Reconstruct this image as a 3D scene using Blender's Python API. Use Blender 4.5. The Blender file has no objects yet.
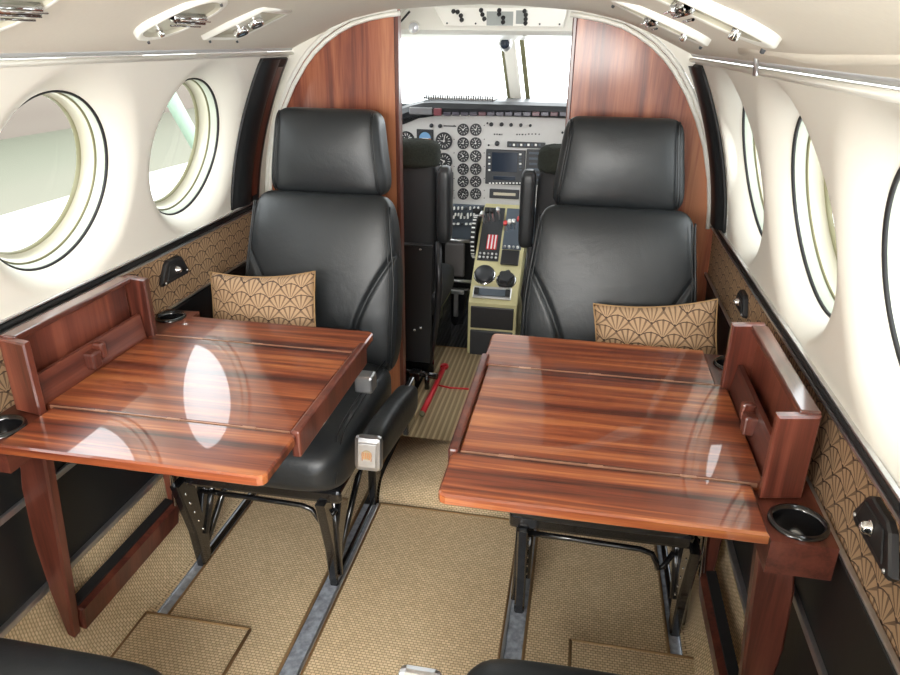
import bpy, math, random
from mathutils import Vector, Matrix, Euler
random.seed(7)
PI = math.pi
S = bpy.context.scene
COL = S.collection

# ------------------------------------------------------------------ camera
def cam_axes(p, yaw, roll):
    f = Vector((-math.sin(yaw)*math.cos(p), math.cos(yaw)*math.cos(p), -math.sin(p)))
    r = Vector((math.cos(yaw), math.sin(yaw), 0)); u = r.cross(f)
    c, s = math.cos(roll), math.sin(roll)
    return c*r+s*u, -s*r+c*u, f
r_, u_, f_ = cam_axes(.4014, .1811, .0127)
cd = bpy.data.cameras.new('camera'); cam = bpy.data.objects.new('camera', cd); COL.objects.link(cam)
cam.matrix_world = Matrix(((r_.x, u_.x, -f_.x, .3015), (r_.y, u_.y, -f_.y, 0), (r_.z, u_.z, -f_.z, 1.28), (0, 0, 0, 1)))
cd.sensor_width = 36; cd.lens = 28; cd.clip_start = .02; cd.clip_end = 300
S.camera = cam
# ------------------------------------------------------------------ light
W = bpy.data.worlds.new('sky'); S.world = W; W.use_nodes = True
bg = W.node_tree.nodes['Background']; bg.inputs[0].default_value = (.93, .97, 1, 1); bg.inputs[1].default_value = 4.5
def area(name, loc, target, sx, sy, power, col=(1, 1, 1)):
    d = bpy.data.lights.new(name, 'AREA'); d.shape = 'RECTANGLE'; d.size = sx; d.size_y = sy; d.energy = power; d.color = col
    o = bpy.data.objects.new(name, d); COL.objects.link(o); o.location = loc
    o.rotation_euler = (Vector(target)-Vector(loc)).to_track_quat('-Z', 'Y').to_euler(); return o
area('aft_fill_light', (.1, -.42, 1.3), (-.05, 1.6, .45), .9, .4, 40, (1, .97, .92))  # added fill behind the camera to brighten the interior, not a cabin fixture
S.view_settings.view_transform = 'Standard'; S.view_settings.look = 'None'
S.view_settings.exposure = 0.35; S.view_settings.gamma = 1; S.view_settings.use_curve_mapping = False

# ------------------------------------------------------------------ materials
class N:
    def __init__(s, name):
        m = bpy.data.materials.new(name); m.use_nodes = True; s.m = m; s.t = m.node_tree
        s.b = s.t.nodes['Principled BSDF']; s._tc = None
    def n(s, typ, **k):
        x = s.t.nodes.new(typ)
        for a, v in k.items(): setattr(x, a, v)
        return x
    def l(s, a, b): s.t.links.new(a, b)
    def co(s, kind='Object'):
        if not s._tc: s._tc = s.n('ShaderNodeTexCoord')
        return s._tc.outputs[kind]
    def M(s, op, a, b=None, c=None):
        x = s.n('ShaderNodeMath', operation=op)
        for i, v in enumerate((a, b, c)):
            if v is None: continue
            if isinstance(v, (int, float)): x.inputs[i].default_value = v
            else: s.l(v, x.inputs[i])
        return x.outputs[0]
    def map(s, sc, loc=(0, 0, 0), rot=(0, 0, 0), src=None):
        x = s.n('ShaderNodeMapping'); x.inputs['Scale'].default_value = sc; x.inputs['Location'].default_value = loc
        x.inputs['Rotation'].default_value = rot; s.l(src or s.co(), x.inputs[0]); return x.outputs[0]
    def noise(s, vec, scale=5, detail=3, rough=.5, dist=0):
        x = s.n('ShaderNodeTexNoise'); x.inputs['Scale'].default_value = scale; x.inputs['Detail'].default_value = detail
        x.inputs['Roughness'].default_value = rough; x.inputs['Distortion'].default_value = dist; s.l(vec, x.inputs['Vector']); return x.outputs['Fac']
    def ramp(s, fac, stops):
        x = s.n('ShaderNodeValToRGB'); s.l(fac, x.inputs[0]); r = x.color_ramp
        while len(r.elements) < len(stops): r.elements.new(.5)
        for e, (p, c) in zip(r.elements, stops): e.position = p; e.color = (*c, 1)
        return x.outputs[0]
    def mix(s, f, a, b, mode='MIX'):
        x = s.n('ShaderNodeMix', data_type='RGBA', blend_type=mode)
        for i, v in ((0, f), (6, a), (7, b)):
            if isinstance(v, (int, float)): x.inputs[i].default_value = v
            elif isinstance(v, tuple): x.inputs[i].default_value = (*v, 1)
            else: s.l(v, x.inputs[i])
        return x.outputs[2]
    def bump(s, h, st=.3, d=.001):
        x = s.n('ShaderNodeBump'); x.inputs['Strength'].default_value = st; x.inputs['Distance'].default_value = d
        s.l(h, x.inputs['Height']); s.l(x.outputs[0], s.b.inputs['Normal'])
    def set(s, col=None, rough=None, metal=None, coat=None, spec=None):
        if col is not None:
            if isinstance(col, tuple): s.b.inputs['Base Color'].default_value = (*col, 1)
            else: s.l(col, s.b.inputs['Base Color'])
        if rough is not None: s.b.inputs['Roughness'].default_value = rough
        if metal is not None: s.b.inputs['Metallic'].default_value = metal
        if coat is not None: s.b.inputs['Coat Weight'].default_value = coat; s.b.inputs['Coat Roughness'].default_value = .03
        if spec is not None: s.b.inputs['Specular IOR Level'].default_value = spec
        return s.m
def plain(name, col, rough=.5, metal=0, var=.06, scale=30, coat=None, bump=0, spec=None):
    a = N(name); f = a.noise(a.map((1, 1, 1)), scale, 3)
    c = a.mix(f, tuple(x*(1-var) for x in col), tuple(min(1, x*(1+var)) for x in col))
    if bump: a.bump(f, bump, .002)
    return a.set(c, rough, metal, coat, spec)
def wood(name, axis, cols, gloss=.06, rot=(0, 0, 0), fine=34, loc=(0, 0, 0)):
    a = N(name); sc = [fine, fine, fine]; sc[axis] = 1.3
    v = a.map(tuple(sc), loc, rot); f1 = a.noise(v, 1, 5, .62, .8)
    sc2 = [9, 9, 9]; sc2[axis] = .5; f2 = a.noise(a.map(tuple(sc2), loc, rot), 1, 3, .5, .6)
    sc3 = [220, 220, 220]; sc3[axis] = 9; f3 = a.noise(a.map(tuple(sc3), loc, rot), 1, 2, .5)
    f = a.M('ADD', a.M('MULTIPLY', f1, .5), a.M('ADD', a.M('MULTIPLY', f2, .4), a.M('MULTIPLY', f3, .1)))
    c = a.ramp(f, [(.37, cols[0]), (.455, cols[1]), (.525, cols[2]), (.62, cols[3])])
    m = a.set(c, .28, 0, 1.0 if gloss < .2 else .25); a.b.inputs['Coat Roughness'].default_value = gloss
    return m
WC = [(.040, .009, .005), (.15, .032, .014), (.29, .075, .026), (.54, .20, .065)]
WD = [(.035, .010, .007), (.075, .020, .013), (.12, .032, .020), (.17, .050, .030)]
m_table = wood('rosewood_gloss', 0, WC, .025); m_table.node_tree.nodes['Principled BSDF'].inputs['Coat Weight'].default_value = .85
m_boxw = wood('rosewood_box', 1, WD, .2)
m_boxend = wood('rosewood_box_end', 2, [tuple(c*1.35 for c in q) for q in WD], .2)
m_legw = wood('rosewood_leg', 2, WD, .2)
m_bulk = wood('rosewood_partition', 2, [(.09, .018, .010), (.22, .050, .022), (.36, .105, .045), (.52, .20, .09)], .13, fine=22); m_bulk.node_tree.nodes['Principled BSDF'].inputs['Coat Weight'].default_value = .3; m_bulk.node_tree.nodes['Principled BSDF'].inputs['Roughness'].default_value = .42
m_leather = N('black_leather')
f = m_leather.noise(m_leather.map((1, 1, 1)), 420, 2); g = m_leather.noise(m_leather.map((1, 1, 1)), 9, 4, .6, .5)
m_leather.bump(m_leather.M('ADD', m_leather.M('MULTIPLY', f, .12), m_leather.M('MULTIPLY', g, 1.0)), .35, .006)
m_leather = m_leather.set((.019, .0215, .0235), .40, 0)
m_seam = plain('black_piping', (.010, .011, .012), .4)
m_panelblk = plain('black_side_leather', (.010, .011, .012), .42, bump=.2, scale=14)
m_cream = plain('cream_leather', (.80, .77, .69), .5, var=.025, scale=6, bump=.12)
m_head = plain('cream_headliner', (.72, .67, .58), .7, var=.03, scale=160, bump=.1)
m_white = plain('white_plastic', (.86, .85, .78), .3, var=.02)
m_ring = plain('window_ring_cream', (.56, .54, .43), .25, var=.03)
m_green = plain('window_ring_pale', (.52, .57, .48), .25, var=.03)
m_olive = plain('olive_seal', (.18, .17, .09), .5)
m_rubber = plain('black_rubber', (.012, .012, .013), .6)
m_alu = plain('brushed_aluminium', (.62, .62, .63), .28, .9, var=.1, scale=80)
m_rail = plain('worn_floor_rail', (.30, .33, .38), .5, .1, var=.95, scale=70)
m_chrome = plain('chrome', (.80, .80, .80), .1, 1, var=.03)
m_blackmetal = plain('black_enamel_metal', (.008, .008, .009), .18, .0, coat=.8)
m_blackpl = plain('black_plastic', (.018, .018, .020), .35)
m_darkgrey = plain('instrument_black', (.03, .032, .036), .4)
m_slate = plain('slate_blue_panel', (.075, .095, .12), .5, var=.1)
m_face = plain('instrument_panel_grey', (.60, .59, .57), .5, var=.04, scale=60)
m_wmark = plain('white_marking', (.85, .85, .82), .5)
m_amber = plain('attitude_brown', (.50, .20, .06), .5)
m_blue = plain('attitude_blue', (.20, .40, .65), .5)
m_red = plain('red_paint', (.62, .02, .03), .35)
m_redsw = plain('red_knob', (.60, .05, .05), .3)
m_screen = plain('dark_screen', (.02, .028, .045), .12)
m_ped = plain('yellowed_pedestal_paint', (.60, .55, .30), .4, var=.08)
m_shag = plain('dark_sheepskin', (.018, .022, .016), .95, var=.7, scale=200, bump=1)
m_cloth = plain('black_seat_cloth', (.009, .0095, .011), .7)
m_annun = plain('annunciator_lens', (.075, .07, .09), .25, var=.3)
m_tan = plain('carpet_binding', (.36, .22, .10), .8)
m_stit = plain('tan_floor_strip', (.42, .34, .22), .8)
m_satin = plain('satin_grey_trim', (.50, .50, .50), .35, .3)
m_lens = plain('reading_lamp_lens', (.75, .78, .82), .08, .2)
def glass():
    a = N('window_glass'); t = a.t; tr = a.n('ShaderNodeBsdfTransparent'); gl = a.n('ShaderNodeBsdfGlossy'); gl.inputs['Roughness'].default_value = .02
    tr.inputs[0].default_value = (.97, .99, .98, 1)
    fr = a.n('ShaderNodeLayerWeight'); fr.inputs[0].default_value = .5
    mx = a.n('ShaderNodeMixShader'); a.l(a.M('MULTIPLY', a.M('POWER', fr.outputs[1], 4), .35), mx.inputs[0]); a.l(tr.outputs[0], mx.inputs[1]); a.l(gl.outputs[0], mx.inputs[2])
    out = [x for x in t.nodes if x.type == 'OUTPUT_MATERIAL'][0]; a.l(mx.outputs[0], out.inputs[0]); return a.m
m_glass = glass()
def carpet(name='woven_sisal_carpet', mode=0):
    a = N(name); b = a.n('ShaderNodeTexBrick', offset=.5)
    sp = a.n('ShaderNodeSeparateXYZ'); a.l(a.map((1, 1, 1)), sp.inputs[0]); cb = a.n('ShaderNodeCombineXYZ')
    if mode == 0: a.l(sp.outputs[0], cb.inputs[0]); a.l(a.M('ADD', sp.outputs[1], sp.outputs[2]), cb.inputs[1])
    else: a.l(sp.outputs[2], cb.inputs[0]); a.l(sp.outputs[1], cb.inputs[1])
    a.l(cb.outputs[0], b.inputs['Vector'])
    for k, v in (('Scale', 1), ('Brick Width', .0105), ('Row Height', .0070), ('Mortar Size', .0012), ('Mortar Smooth', 1.0), ('Bias', 0)): b.inputs[k].default_value = v
    b.inputs['Color1'].default_value = (.85, .67, .44, 1); b.inputs['Color2'].default_value = (.70, .54, .34, 1); b.inputs['Mortar'].default_value = (.27, .185, .10, 1)
    n = a.noise(a.map((1, 1, 1)), 3, 4); n2 = a.noise(a.map((1, 1, 1)), 260, 2)
    c = a.mix(.5, b.outputs[0], a.mix(n, (.38, .36, .34), (.62, .62, .62)), 'OVERLAY'); c = a.mix(.25, c, a.mix(n2, (.2, .2, .2), (.8, .8, .8)), 'OVERLAY')
    a.bump(a.M('SUBTRACT', 1, b.outputs[1]), .6, .003); return a.set(c, .9, 0, spec=.2)
m_carpet = carpet(); m_carpet_side = carpet('woven_sisal_carpet_side', 1)
def ribbed():
    a = N('ribbed_tan_mat'); sx = a.n('ShaderNodeSeparateXYZ'); a.l(a.map((1, 1, 1)), sx.inputs[0])
    w = a.M('SINE', a.M('MULTIPLY', sx.outputs[0], 330)); c = a.ramp(w, [(.0, (.30, .22, .12)), (.6, (.50, .39, .23))])
    a.bump(w, .5, .002); return a.set(c, .9)
m_ribbed = ribbed()
def ribblack():
    a = N('ribbed_black_mat'); sx = a.n('ShaderNodeSeparateXYZ'); a.l(a.map((1, 1, 1)), sx.inputs[0])
    w = a.M('SINE', a.M('MULTIPLY', sx.outputs[0], 400)); a.bump(w, .8, .003)
    return a.set(a.ramp(w, [(0, (.006, .006, .007)), (.8, (.03, .03, .034))]), .6)
m_ribblack = ribblack()
def fan(name, iu, iv, w=.056, h=.031, rot=0):
    """art-deco fan weave: staggered rows of scallops, each with rays from a dark base"""
    a = N(name); sp = a.n('ShaderNodeSeparateXYZ'); a.l(a.map((1, 1, 1), rot=(0, rot, 0)), sp.inputs[0])
    u = a.M('DIVIDE', sp.outputs[iu], w); v = a.M('DIVIDE', sp.outputs[iv], h)
    row = a.M('FLOOR', v)
    def cell(k):
        r = a.M('SUBTRACT', row, k)
        off = a.M('MULTIPLY', a.M('FLOORED_MODULO', r, 2), .5)
        du = a.M('SUBTRACT', a.M('FRACT', a.M('ADD', a.M('ADD', u, off), .5)), .5)
        dv = a.M('MULTIPLY', a.M('SUBTRACT', v, r), h/w)
        d = a.M('SQRT', a.M('ADD', a.M('MULTIPLY', du, du), a.M('MULTIPLY', dv, dv)))
        ang = a.M('ARCTAN2', du, dv)
        ray = a.M('GREATER_THAN', a.M('COSINE', a.M('MULTIPLY', ang, 16)), .45)
        far = a.M('GREATER_THAN', d, .13)
        edge = a.M('GREATER_THAN', d, .70); dot = a.M('LESS_THAN', d, .085)
        dark = a.M('MAXIMUM', a.M('MAXIMUM', a.M('MULTIPLY', a.M('MULTIPLY', ray, far), .66), a.M('MULTIPLY', edge, .95)), dot)
        return d, dark
    d0, k0 = cell(0); d1, k1 = cell(1)
    ins = a.M('LESS_THAN', d1, .74)
    dk = a.M('ADD', a.M('MULTIPLY', ins, k1), a.M('MULTIPLY', a.M('SUBTRACT', 1, ins), k0))
    thr = a.noise(a.map((1, 1, 1)), 900, 1)
    c = a.mix(dk, (.43, .275, .155), (.055, .027, .016)); c = a.mix(.3, c, a.mix(thr, (.3, .3, .3), (.7, .7, .7)), 'OVERLAY')
    a.bump(dk, .3, .001); return a.set(c, .75)
m_fanwall = fan('fan_fabric_wall', 1, 2, .056, .030)
m_fanpil = fan('fan_fabric_pillow', 0, 2, .052, .027)

# ------------------------------------------------------------------ mesh helpers
class MB:
    def __init__(s): s.v = []; s.f = []; s.k = []; s.sm = []
    def add(s, vs, fs, k=0, smooth=False):
        o = len(s.v); s.v += [Vector(p) for p in vs]
        for f in fs: s.f.append([i+o for i in f]); s.k.append(k); s.sm.append(smooth)
        return s
    def grid(s, P, k=0, cu=False, cv=False, smooth=True, flip=False):
        nu, nv = len(P), len(P[0]); fs = []
        for i in range(nu if cu else nu-1):
            for j in range(nv if cv else nv-1):
                q = [i*nv+j, i*nv+(j+1) % nv, ((i+1) % nu)*nv+(j+1) % nv, ((i+1) % nu)*nv+j]
                fs.append(q[::-1] if flip else q)
        return s.add([p for r in P for p in r], fs, k, smooth)
    def prism(s, pts, a, b, ax, k=0, bev=0):
        """outline pts (2D) extruded along axis ax from a to b, edges softened by an inset rim"""
        def P(p, t):
            q = list(p); q.insert(ax, t); return q
        n = len(pts); rings = []
        if bev:
            c = [sum(p[i] for p in pts)/n for i in (0, 1)]
            ins = []
            for i, p in enumerate(pts):
                p0, p2 = Vector(pts[i-1]), Vector(pts[(i+1) % n]); p1 = Vector(p)
                e1 = (p1-p0).normalized(); e2 = (p2-p1).normalized()
                n1 = Vector((-e1.y, e1.x)); n2 = Vector((-e2.y, e2.x)); b_ = (n1+n2)
                b_ = b_/max(.3, (1+n1.dot(n2))) if b_.length > 1e-6 else n1
                ins.append(b_)
            ar = sum(pts[i-1][0]*pts[i][1]-pts[i][0]*pts[i-1][1] for i in range(n)); sg = 1 if ar > 0 else -1
            inn = [(p[0]+sg*q.x*bev, p[1]+sg*q.y*bev) for p, q in zip(pts, ins)]
            d = bev if b > a else -bev
            rings = [(inn, a), (pts, a+d), (pts, b-d), (inn, b)]
        else: rings = [(pts, a), (pts, b)]
        vs = [P(p, t) for r, t in rings for p in r]; fs = []
        for r in range(len(rings)-1):
            for i in range(n): fs.append([r*n+i, r*n+(i+1) % n, (r+1)*n+(i+1) % n, (r+1)*n+i])
        fs.append(list(range(n))[::-1]); fs.append([(len(rings)-1)*n+i for i in range(n)])
        return s.add(vs, fs, k)
    def box(s, a, b, bev=0, k=0, M=None, seg=1):
        """axis box between corners a and b with chamfered edges, optionally transformed"""
        o = len(s.v); x0, x1 = sorted((a[0], b[0])); y0, y1 = sorted((a[1], b[1])); z0, z1 = sorted((a[2], b[2]))
        if bev:
            bev = min(bev, (x1-x0)*.49, (y1-y0)*.49, (z1-z0)*.49)
            import bmesh
            bm = bmesh.new(); bmesh.ops.create_cube(bm, size=1)
            for v in bm.verts: v.co = Vector(((x0+x1)/2+v.co.x*(x1-x0), (y0+y1)/2+v.co.y*(y1-y0), (z0+z1)/2+v.co.z*(z1-z0)))
            bmesh.ops.bevel(bm, geom=bm.edges[:], offset=bev, segments=2, profile=.5, affect='EDGES')
            bm.verts.index_update(); vs = [v.co.copy() for v in bm.verts]; fs = [[v.index for v in f.verts] for f in bm.faces]; bm.free()
        else:
            vs = [Vector((x, y, z)) for x in (x0, x1) for y in (y0, y1) for z in (z0, z1)]
            fs = [[0, 1, 3, 2], [4, 6, 7, 5], [0, 4, 5, 1], [2, 3, 7, 6], [0, 2, 6, 4], [1, 5, 7, 3]]
        if M: vs = [M @ v for v in vs]
        return s.add(vs, fs, k)
    def tube(s, pts, r, n=8, k=0, closed=False, flat=1):
        pts = [Vector(p) for p in pts]; R = []; up = None
        m = len(pts)
        for i, p in enumerate(pts):
            a = pts[(i-1) % m] if (closed or i > 0) else p; b = pts[(i+1) % m] if (closed or i < m-1) else p
            t = (b-a).normalized()
            if up is None: up = t.orthogonal().normalized()
            up = (up-t*up.dot(t)).normalized(); q = t.cross(up)
            rr = r[i] if isinstance(r, (list, tuple)) else r
            R.append([p+up*math.cos(2*PI*j/n)*rr+q*math.sin(2*PI*j/n)*rr*flat for j in range(n)])
        s.grid(R, k, cu=closed, cv=True)
        if not closed:
            o = len(s.v)-m*n; s.f += [[o+j for j in range(n)][::-1], [o+(m-1)*n+j for j in range(n)]]; s.k += [k, k]; s.sm += [False, False]
        return s
    def lathe(s, prof, M, n=32, k=0, cap=False):
        """prof = (radius, height) pairs turned about M's z axis"""
        R = [[M @ Vector((r*math.cos(2*PI*j/n), r*math.sin(2*PI*j/n), h)) for j in range(n)] for r, h in prof]
        s.grid(R, k, cv=True)
        if cap:
            o = len(s.v)-len(prof)*n; s.f += [[o+j for j in range(n)][::-1], [o+(len(prof)-1)*n+j for j in range(n)]]; s.k += [k, k]; s.sm += [False]*2
        return s
    def disc(s, c, r, M, n=24, k=0, z=0):
        return s.add([M @ Vector((c[0]+r*math.cos(2*PI*j/n), c[1]+r*math.sin(2*PI*j/n), z)) for j in range(n)], [list(range(n))], k)
def pieces(name, mb, m, parent):
    """every connected piece of the builder becomes a part of its own"""
    n_ = len(mb.v); p = list(range(n_))
    def fd(i):
        while p[i] != i: p[i] = p[p[i]]; i = p[i]
        return i
    for f in mb.f:
        a = fd(f[0])
        for i in f[1:]: p[fd(i)] = a
    G = {}
    for k, f in enumerate(mb.f): G.setdefault(fd(f[0]), []).append(k)
    out = []
    for g in G.values():
        c = MB(); idx = {}
        for k in g:
            for i in mb.f[k]:
                if i not in idx: idx[i] = len(c.v); c.v.append(mb.v[i])
            c.f.append([idx[i] for i in mb.f[k]]); c.k.append(mb.k[k]); c.sm.append(mb.sm[k])
        out.append(obj(name, c, m, parent))
    return out
def wloc(o):
    v = Vector((0, 0, 0)); rz = 0
    while o: v += o.location; o = o.parent
    return v
def obj(name, mb, mats, parent=None, bevel=0):
    if not isinstance(mats, (list, tuple)): mats = [mats]
    if parent: off = wloc(parent)
    else:
        xs = [v.x for v in mb.v]; ys = [v.y for v in mb.v]; off = Vector(((min(xs)+max(xs))/2, (min(ys)+max(ys))/2, min(v.z for v in mb.v)))
    me = bpy.data.meshes.new(name); me.from_pydata([v-off for v in mb.v], [], mb.f)
    for m in mats: me.materials.append(m)
    me.polygons.foreach_set('material_index', mb.k); me.polygons.foreach_set('use_smooth', mb.sm); me.validate()
    import bmesh
    bm = bmesh.new(); bm.from_mesh(me); bmesh.ops.remove_doubles(bm, verts=bm.verts, dist=1e-5); bmesh.ops.recalc_face_normals(bm, faces=bm.faces); bm.to_mesh(me); bm.free()
    o = bpy.data.objects.new(name, me); COL.objects.link(o)
    if parent: o.parent = parent
    else: o.location = off
    return o
def tag(o, label=None, cat=None, group=None, kind=None):
    for k, v in (('label', label), ('category', cat), ('group', group), ('kind', kind)):
        if v: o[k] = v
    return o
def empty(name, loc, label, cat, group=None):
    o = bpy.data.objects.new(name, None); COL.objects.link(o); o.location = loc; o.empty_display_size = .1
    return tag(o, label, cat, group)
def struct(name, mb, m, parent=None):
    o = obj(name, mb, m, parent); o['kind'] = 'structure' if not parent else o.get('kind', 'structure')
    return o
def copy_tree(o, parent=None):
    c = o.copy(); COL.objects.link(c); c.parent = parent
    for ch in list(o.children): copy_tree(ch, c)
    return c
def lerp(a, b, t): return a+(b-a)*t
def smooth(t): t = max(0, min(1, t)); return t*t*(3-2*t)
def T(*l): return Matrix.Translation(l)
def Rx(a): return Matrix.Rotation(a, 4, 'X')
def Ry(a): return Matrix.Rotation(a, 4, 'Y')
def Rz(a): return Matrix.Rotation(a, 4, 'Z')
def frame(c, xa, ya):
    x = Vector(xa).normalized(); y = Vector(ya); y = (y-x*y.dot(x)).normalized(); z = x.cross(y)
    return Matrix(((x.x, y.x, z.x, c[0]), (x.y, y.y, z.y, c[1]), (x.z, y.z, z.z, c[2]), (0, 0, 0, 1)))
def spow(c, e): return math.copysign(abs(c)**e, c)
def softbox(w, t, h, M, e=.45, endn=3.0, wf=None, groove=None, belly=0, na=72, nz=44):
    """leather pad: width 2w (x), thickness 2t (y, front is -y), height h (z from 0)"""
    mb = MB(); R = []
    dn = [(w*spow(math.cos(2*PI*i/4000), e), t*spow(math.sin(2*PI*i/4000), e)) for i in range(4001)]
    L = [0]
    for p, q in zip(dn, dn[1:]): L.append(L[-1]+math.hypot(q[0]-p[0], (q[1]-p[1])))
    CS = []; i = 0
    for k in range(na):
        while L[i] < L[-1]*k/na: i += 1
        CS.append((dn[i][0]/w, dn[i][1]/t))
    for j in range(nz+1):
        q = -math.cos(PI*j/nz); ef = max(.0, 1-abs(q)**(endn*2))**(1/endn); z = h*(q+1)/2; fz = (q+1)/2
        W_ = w*(wf(fz) if wf else 1); ws = 1-(1-ef)*min(1, t*1.2/w); ring = []
        for i in range(na):
            x = W_*ws*CS[i][0]; y = t*ef*CS[i][1]
            if y < 0 and belly: y -= belly*(1-(x/w)**2)*max(0, math.sin(PI*fz))
            if y < 0 and groove: y += groove(x/w, fz)*min(1, ef*1.3)
            ring.append(M @ Vector((x, y, z)))
        R.append(ring)
    mb.grid(R, cv=True)
    return mb

# ------------------------------------------------------------------ cabin shell
PROF = [(.688, .80), (.672, .94), (.640, 1.06), (.603, 1.16), (.568, 1.245)]
def wx(z):
    if z <= PROF[0][1]: return PROF[0][0]
    # smooth quadratic-like curve through the section
    t = (z-.80)/.445; return .688 + (-.020*t - .100*t*t)
YB = 2.10; Y0 = -.5
CP = [(.570, 1.250), (.505, 1.280), (.44, 1.308), (.37, 1.334), (.30, 1.349), (.25, 1.358), (.12, 1.368), (0, 1.372)]
WR = .174; WZ = 1.020; WD_ = .042
WINY = {-1: [1.665, 1.18, .70, .22], 1: [1.70, 1.235, .785, .30]}
def wall(s):
    mb = MB(); ys = WINY[s]; name = 'wall_left' if s < 0 else 'wall_right'
    tz = math.atan((wx(WZ-.1)-wx(WZ+.1))/.2); x0 = wx(WZ)
    bounds = [1.90] + [(ys[i]+ys[i+1])/2 for i in range(3)] + [ys[3]-.235]
    for i, yc in enumerate(ys):
        yhi, ylo = bounds[i], bounds[i+1]; P = []; na = 88
        for a in range(na):
            th = 2*PI*a/na; c, s_ = math.cos(th), math.sin(th)
            ty = ((yhi if c > 0 else ylo)-yc)/c if abs(c) > 1e-6 else 1e9
            tzz = ((1.245 if s_ > 0 else .80)-WZ)/s_ if abs(s_) > 1e-6 else 1e9
            tt = min(ty, tzz); row = []
            for k in range(25):
                q = k/24; q2 = q**1.5
                yi = yc+WR*c; zi = WZ+WR*s_*math.cos(tz); yo = yc+tt*c; zo = WZ+tt*s_
                y = lerp(yi, yo, q2); z = lerp(zi, zo, q2)
                xp = x0 - (z-WZ)*math.tan(tz) + WD_
                d = (math.hypot(y-yc, (z-WZ)/math.cos(tz))-WR)/.055
                x = lerp(xp, wx(z), max(math.sin(PI/2*min(1, max(0, d)))**.8, smooth((q-.25)/.75)))
                row.append((s*x, y, z))
            P.append(row)
        mb.grid(P, cu=True)
        # snap the four rectangle corners
        for yy, zz in ((yhi, 1.245), (yhi, .80), (ylo, 1.245), (ylo, .80)):
            best = sorted(range(len(mb.v)-na*25, len(mb.v)), key=lambda q: (mb.v[q].y-yy)**2+(mb.v[q].z-zz)**2)[0]
            mb.v[best] = Vector((s*wx(zz), yy, zz))
    zs = [.80+.445*k/12 for k in range(13)]
    mb.grid([[(s*wx(z), y, z) for z in zs] for y in (1.90, YB)])
    mb.grid([[(s*wx(z), y, z) for z in zs] for y in (Y0, bounds[4])])
    w = struct(name, mb, m_cream)
    # lower side: fan fabric, leather, metal strips, carpet skirt
    b = MB(); b.grid([[(s*.688, y, .80), (s*.692, y, .72), (s*.694, y, .645)] for y in (Y0, YB)]); obj('fabric_band', b, m_fanwall, w)
    b = MB(); b.grid([[(s*.694, y, .645), (s*.700, y, .55), (s*.702, y, .455), (s*.704, y, .35), (s*.700, y, .25)] for y in (Y0, YB)]); obj('leather_panel', b, m_panelblk, w)
    b = MB(); b.tube([(s*.686, Y0, .803), (s*.686, YB, .803)], .007); o = obj('belt_bead', b, m_rubber, w); o['label'] = 'black bead along the belt line'
    b = MB(); b.box((s*.680, Y0, .790), (s*.692, YB, .796), .001); b.box((s*.680, Y0, .811), (s*.688, YB, .815), .001); pieces('belt_trim', b, m_alu, w)
    b = MB(); b.tube([(s*.690, Y0, .645), (s*.690, YB, .645)], .006); obj('lower_bead', b, m_rubber, w)
    b = MB(); b.box((s*.684, Y0, .650), (s*.692, YB, .6535), .001); obj('metal_strip', b, m_alu, w)
    b = MB(); b.box((s*.694, Y0, .448), (s*.703, YB, .462), .002); obj('metal_strip', b, m_alu, w)
    b = MB(); b.box((s*.688, Y0, .243), (s*.702, YB, .257), .002); obj('metal_strip', b, m_alu, w)
    b = MB(); b.grid([[(s*.700, y, .25), (s*.694, y, .19), (s*.680, y, .12), (s*.660, y, .055), (s*.635, y, .012), (s*.617, y, .004)] for y in (Y0, YB)]); obj('carpet_skirt', b, m_carpet_side, w)
    return w
wl = wall(-1); wr = wall(1)
def window(s, yc, n):
    tz = math.atan((wx(WZ-.1)-wx(WZ+.1))/.2); x0 = wx(WZ)+WD_
    M = frame((s*x0, yc, WZ), (0, 1, 0), (-s*math.sin(tz), 0, math.cos(tz)))
    if (M.to_3x3() @ Vector((0, 0, 1))).x*s < 0: M = M @ Matrix.Diagonal((1, 1, -1, 1))
    r = empty(f'window_{n}', (s*x0, yc, WZ-WR), None, None); r['kind'] = 'structure'
    b = MB(); b.tube([M @ Vector((WR*math.cos(t*PI/36), WR*math.sin(t*PI/36), 0)) for t in range(72)], .0035, closed=True); obj('seal', b, m_rubber, r)
    b = MB(); b.lathe([(WR, -.001), (WR-.003, .004), (WR-.005, .020)], M, 72); obj('outer_band', b, m_green, r)
    b = MB(); b.lathe([(WR-.005, .020), (WR-.008, .021), (WR-.008, .024)], M, 72); obj('groove', b, m_olive, r)
    b = MB(); b.lathe([(WR-.008, .024), (WR-.010, .044), (WR-.017, .047)], M, 72); obj('inner_band', b, m_ring, r)
    b = MB(); b.lathe([(WR-.017, .047), (WR-.020, .050), (WR-.020, .056)], M, 72); obj('glass_gasket', b, m_olive, r)
    b = MB(); b.lathe([(.0001, .054), (WR*.5, .054), (WR-.018, .054)], M, 72); obj('pane', b, m_glass, r)
    b = MB(); b.lathe([(WR-.020, .056), (WR+.02, .060), (WR+.065, .062), (WR+.065, .050), (WR+.002, .012)], M, 48); obj('outer_skin', b, m_white, r)
n = 1
for s in (-1, 1):
    for yc in WINY[s]: window(s, yc, n); n += 1
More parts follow.
